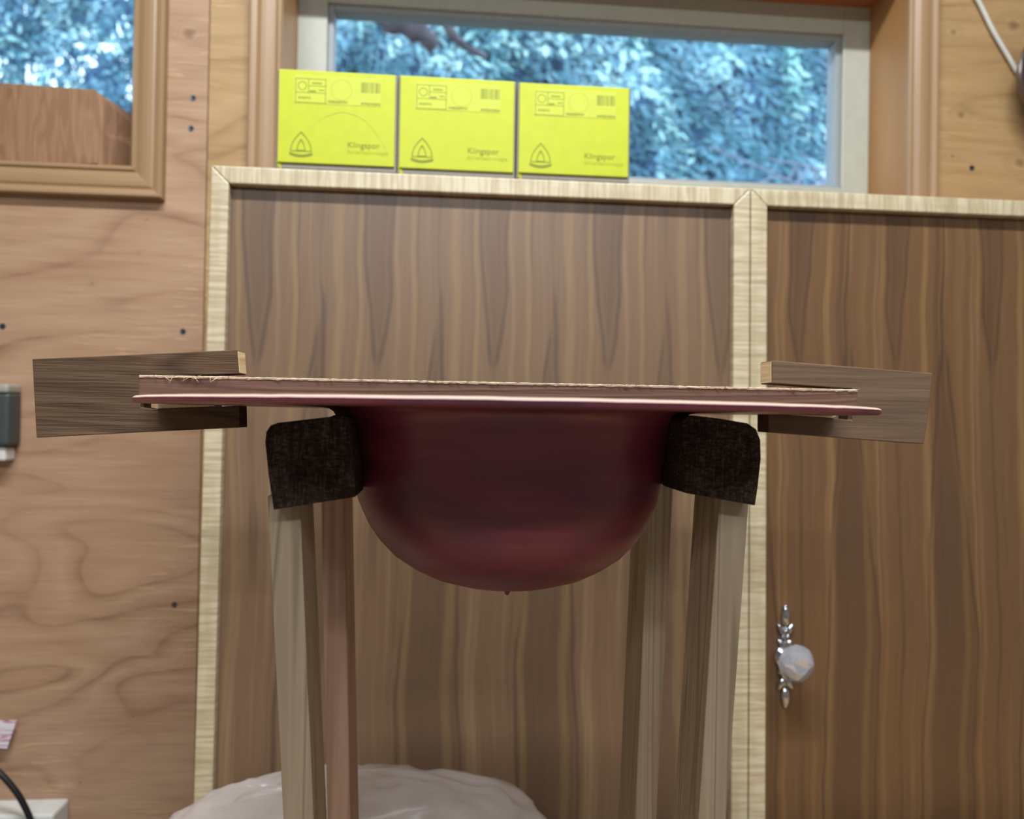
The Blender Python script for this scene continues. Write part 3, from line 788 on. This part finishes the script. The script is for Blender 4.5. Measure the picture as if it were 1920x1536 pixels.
end_cap(R2, (1447.5, 676), (1447.5, 719), -1)
# pale wedges between the brim and the lower jaws
def wedge(pts, label):
    P = [at(x, y, KY-.0035) for x, y in pts]
    return setp(prism('wood_shim', [(p.x, p.z) for p in P], KY-.0035, KY+.016, M['shim'], None), label, 'shim', 'pale shims in the clamp notches')
wedge([(292, 758.0), (402, 760.0), (402, 761.6), (330, 764.4), (292, 766.0)], 'thin pale wedge in the notch of the rough block')
wedge([(1470, 775.4), (1562, 776.5), (1568, 780.5), (1560, 783.2), (1470, 777.4)], 'thin pale wedge in the notch of the chipped-corner block')

# ------------------------------------------------------------------ four-legged stand with two dark rails
stand = empty('hat_stand', (HX, .6, BZ), 'four-legged wooden stand with two dark rails cradling the crown', 'stand')
RY0, RY1 = .455, .735
def rail(face, inner_edge):
    """face: outline in photo directions at the near end; inner_edge: the index range facing the crown"""
    P = [at(x, y, RY0) for x, y in face]
    n = len(P); N = 26
    vs = []
    for j in range(N):
        Y = RY0+(RY1-RY0)*j/(N-1)
        for p in P:
            x, z = p.x, p.z
            r = bowl_r(z)+.0006; k = kf(r)
            dy = (Y-HD)/k
            if abs(dy) < r:
                ex = math.sqrt(r*r-dy*dy)
                if x < HX: x = min(x, HX-ex)
                else: x = max(x, HX+ex)
            vs.append((x, Y, min(z, ZB-TH-.0005)))
    fs = [tuple(range(n)), tuple((N-1)*n+i for i in range(n))]
    for j in range(N-1):
        for i in range(n): fs.append((j*n+i, j*n+(i+1) % n, (j+1)*n+(i+1) % n, (j+1)*n+i))
    return mesh_obj('rail', vs, fs, M['rail'], stand, bev=.0005)
rail([(513, 956), (503, 890), (497, 830), (499, 810), (507, 798), (520, 793), (580, 786), (640, 779), (652, 782), (656, 800), (659, 830), (662, 860), (664, 890), (667, 932)], 0)
rail([(1416, 948), (1421, 915), (1427, 860), (1426, 825), (1418, 805), (1402, 794), (1350, 785), (1300, 779), (1287, 782), (1280, 792), (1281, 820), (1283, 850), (1285, 890), (1286, 925)], 0)
def leg(tl, tr, bl, br, y0, y1, mat):
    """front corners in photo directions at the top and at the frame's lower edge; runs on down to the bench"""
    a, b, c_, d_ = at(*tl, y0), at(*tr, y0), at(*bl, y0), at(*br, y0)
    def down(p, q): return p+(q-p)*((BZ-p.z)/(q.z-p.z))
    e, f_ = down(a, c_), down(b, d_)
    top = [a, b, Vector((b.x, y1, b.z)), Vector((a.x, y1, a.z))]
    bot = [e, f_, Vector((f_.x, y1, f_.z)), Vector((e.x, y1, e.z))]
    return hexa('leg', top, bot, mat, stand, bev=.0008)
leg((501, 930), (562, 930), (531, 1536), (588, 1536), .472, .519, M['leg'])
leg((601, 905), (645, 905), (614, 1536), (657, 1536), .652, .712, M['leg_p'])
leg((1350, 925), (1405, 932), (1310, 1536), (1362, 1536), .472, .520, M['leg'])
leg((1218, 900), (1263, 905), (1190, 1536), (1231, 1536), .652, .708, M['leg'])

# ------------------------------------------------------------------ plastic bag on the bench behind the stand
bx = at(675, 1536, .79).x
prof_b = []
vs, fs = [], []
nu, nv = 72, 30
topz = at(690, 1452, .79).z
H = topz-BZ
for j in range(nv+1):
    ph = math.pi/2*j/nv
    for i in range(nu):
        a = 2*math.pi*i/nu
        r = math.cos(ph)**.75; z = math.sin(ph)
        x, y_ = math.cos(a)*r, math.sin(a)*r
        n1 = noise.noise(Vector((x*2.2+3, y_*2.2, z*2.2))); n2 = abs(noise.noise(Vector((x*6+z*3, y_*6, z*7+5))))
        k = 1+.05*n1-.10*n2*(1-.3*z)
        vs.append((bx+x*.235*k, .79+y_*.073*k, BZ+.0005+z*H*(1.02+.06*n1-.10*n2)))
for j in range(nv):
    for i in range(nu): fs.append((j*nu+i, j*nu+(i+1) % nu, (j+1)*nu+(i+1) % nu, (j+1)*nu+i))
setp(mesh_obj('plastic_bag', vs, fs, M['film'], None, True), 'crumpled translucent plastic bag bulging up behind the left legs', 'bag')

# ------------------------------------------------------------------ rough wood block in the left window
b0, b1 = at(-60, 300, 1.215), at(196, 172, 1.215)
zbot = o2_b+.0005
blk = empty('rough_wood_block', ((b0.x+b1.x)/2, 1.24, zbot), 'weathered rough wood block standing on the left window sill', 'wood block')
zt = b1.z; xr = b1.x
ringA, ringB = [], []
front = [(b0.x, zbot), (at(110, 300, 1.215).x, zbot), (at(185, 292, 1.215).x, zbot+.005), (xr, zbot), (xr+.002, zbot+.05), (xr, zt-.012), (xr-.012, zt), (b0.x, zt+.004)]
back = [(b0.x, zbot), (at(110, 300, 1.215).x, zbot), (xr+.02, zbot), (xr+.040, zbot), (xr+.042, zbot+.05), (xr+.036, zt-.042), (xr+.010, zt-.004), (b0.x, zt+.004)]
M['burl'] = wood('weathered_block_face', 'a88468', '8c6a50', '5c4232', 'z', 14, 60, 9, 160, .85, 1.0, ringmix=.3, spec=.1)
hexa('block_body', [(x, 1.207, z) for x, z in front], [(x, 1.295, z) for x, z in back], M['burl'], blk, bev=.002)

# ------------------------------------------------------------------ things at the edges of the frame
# turned wooden platter hung on the wall at the right, white cord beside it
pc = at(1992, 148, 1.165)
pl = empty('turned_platter', (pc.x, WY, pc.z-.085), 'dark rimmed turned wooden platter hung on the plywood wall', 'platter')
v, f = lathe_data([(.02, -.001), (.05, -.006), (.074, -.028), (.0845, -.046), (.0855, -.050), (.083, -.0525), (.072, -.049), (.0705, -.046)], 56, 'y', (pc.x, WY, pc.z))
M['platter_rim'] = wood('dark_walnut_rim', '5a4540', '483632', '2e2220', 'x', 10, 8, 2, rough=.25, spec=.6)
M['platter'] = wood('orange_turned_wood', 'b07040', '9a5c30', '70401f', 'z', 14, 9, 2, rough=.3, spec=.6)
mesh_obj('platter_rim', v, f, M['platter_rim'], pl, True, auto=40)
v, f = lathe_data([(.0704, -.0475), (.060, -.040), (.04, -.034), (.015, -.032), (.002, -.032), (.002, -.028), (.04, -.030), (.062, -.036)], 56, 'y', (pc.x, WY, pc.z))
mesh_obj('platter_face', v, f, M['platter'], pl, True, auto=40)
path = [at(1790, -70, 1.194), at(1832, -2, 1.194), at(1862, 58, 1.194), at(1896, 116, 1.194), at(1925, 170, 1.194), at(1960, 260, 1.194)]
v, f = tube_data(smooth_path(path), .0036, 10)
setp(mesh_obj('white_cord', v, f, M['white_plastic'], None, True), 'white cord running down the plywood behind the platter', 'cord')

# steel box on the wall at the left
q0, q1 = at(18, 728, 1.165), at(20, 838, 1.165)
ub = empty('utility_box', (q0.x-.03, WY, q1.z), 'dark grey rounded steel box fixed to the plywood wall', 'utility box')
box('box_body', q0.x-.06, q0.x, 1.165, WY-.0003, q1.z, q0.z-.006, M['dark_metal'], ub, bev=.006, seg=4)
box('box_lid', q0.x-.058, q0.x-.001, 1.163, WY-.0003, q0.z-.007, q0.z+.006, M['pale_metal'], ub, bev=.004, seg=3)
q2 = at(8, 865, 1.17)
box('white_connector', q0.x-.05, q2.x, 1.172, WY-.0003, q2.z, q1.z-.001, M['white_plastic'], ub, bev=.003)
# red and white printed tag
T = [at(-50, 1350, 1.19), at(31, 1351, 1.19), at(13, 1404, 1.186), at(-50, 1400, 1.186)]
setp(hexa('printed_tag', T, [p+Vector((0, .0006, 0)) for p in T], M['tag'], None), 'white and red printed paper tag hanging at the plywood', 'tag')
# black cable and white outlet strip
pts = [at(-60, 1405, 1.138), at(-5, 1446, 1.138), at(28, 1482, 1.138), at(46, 1512, 1.138), at(60, 1545, 1.138), at(68, 1580, 1.138), at(70, 1660, 1.138)]
v, f = tube_data(smooth_path(pts), .0042, 10)
setp(mesh_obj('black_cable', v, f, M['black_rubber'], None, True), 'black cable curving down to the white outlet strip', 'cable')
s0 = at(99, 1528, 1.15)
os_ = empty('outlet_strip', (s0.x-.1, WY, s0.z-.06), 'white plastic outlet strip on the wall under the black cable', 'outlet')
box('strip_body', s0.x-.2, s0.x, 1.15, WY-.0003, s0.z-.06, s0.z, M['white_plastic'], os_, bev=.004)

# ceiling fixtures: the main shop light and the added rear fill
for L, hl_ in ((LAMP, .64), (FILL_LAMP, 1.04)):
    fx = empty('shop_and_fill_light', (L.x, L.y, L.z), 'long ceiling shop light' if L is LAMP else 'added long ceiling fill light further back, out of view', 'lamp')
    box('housing', L.x-hl_, L.x+hl_, L.y-.08, L.y+.08, L.z+.02, CEIL-.0005, M['white_plastic'], fx, bev=.004)
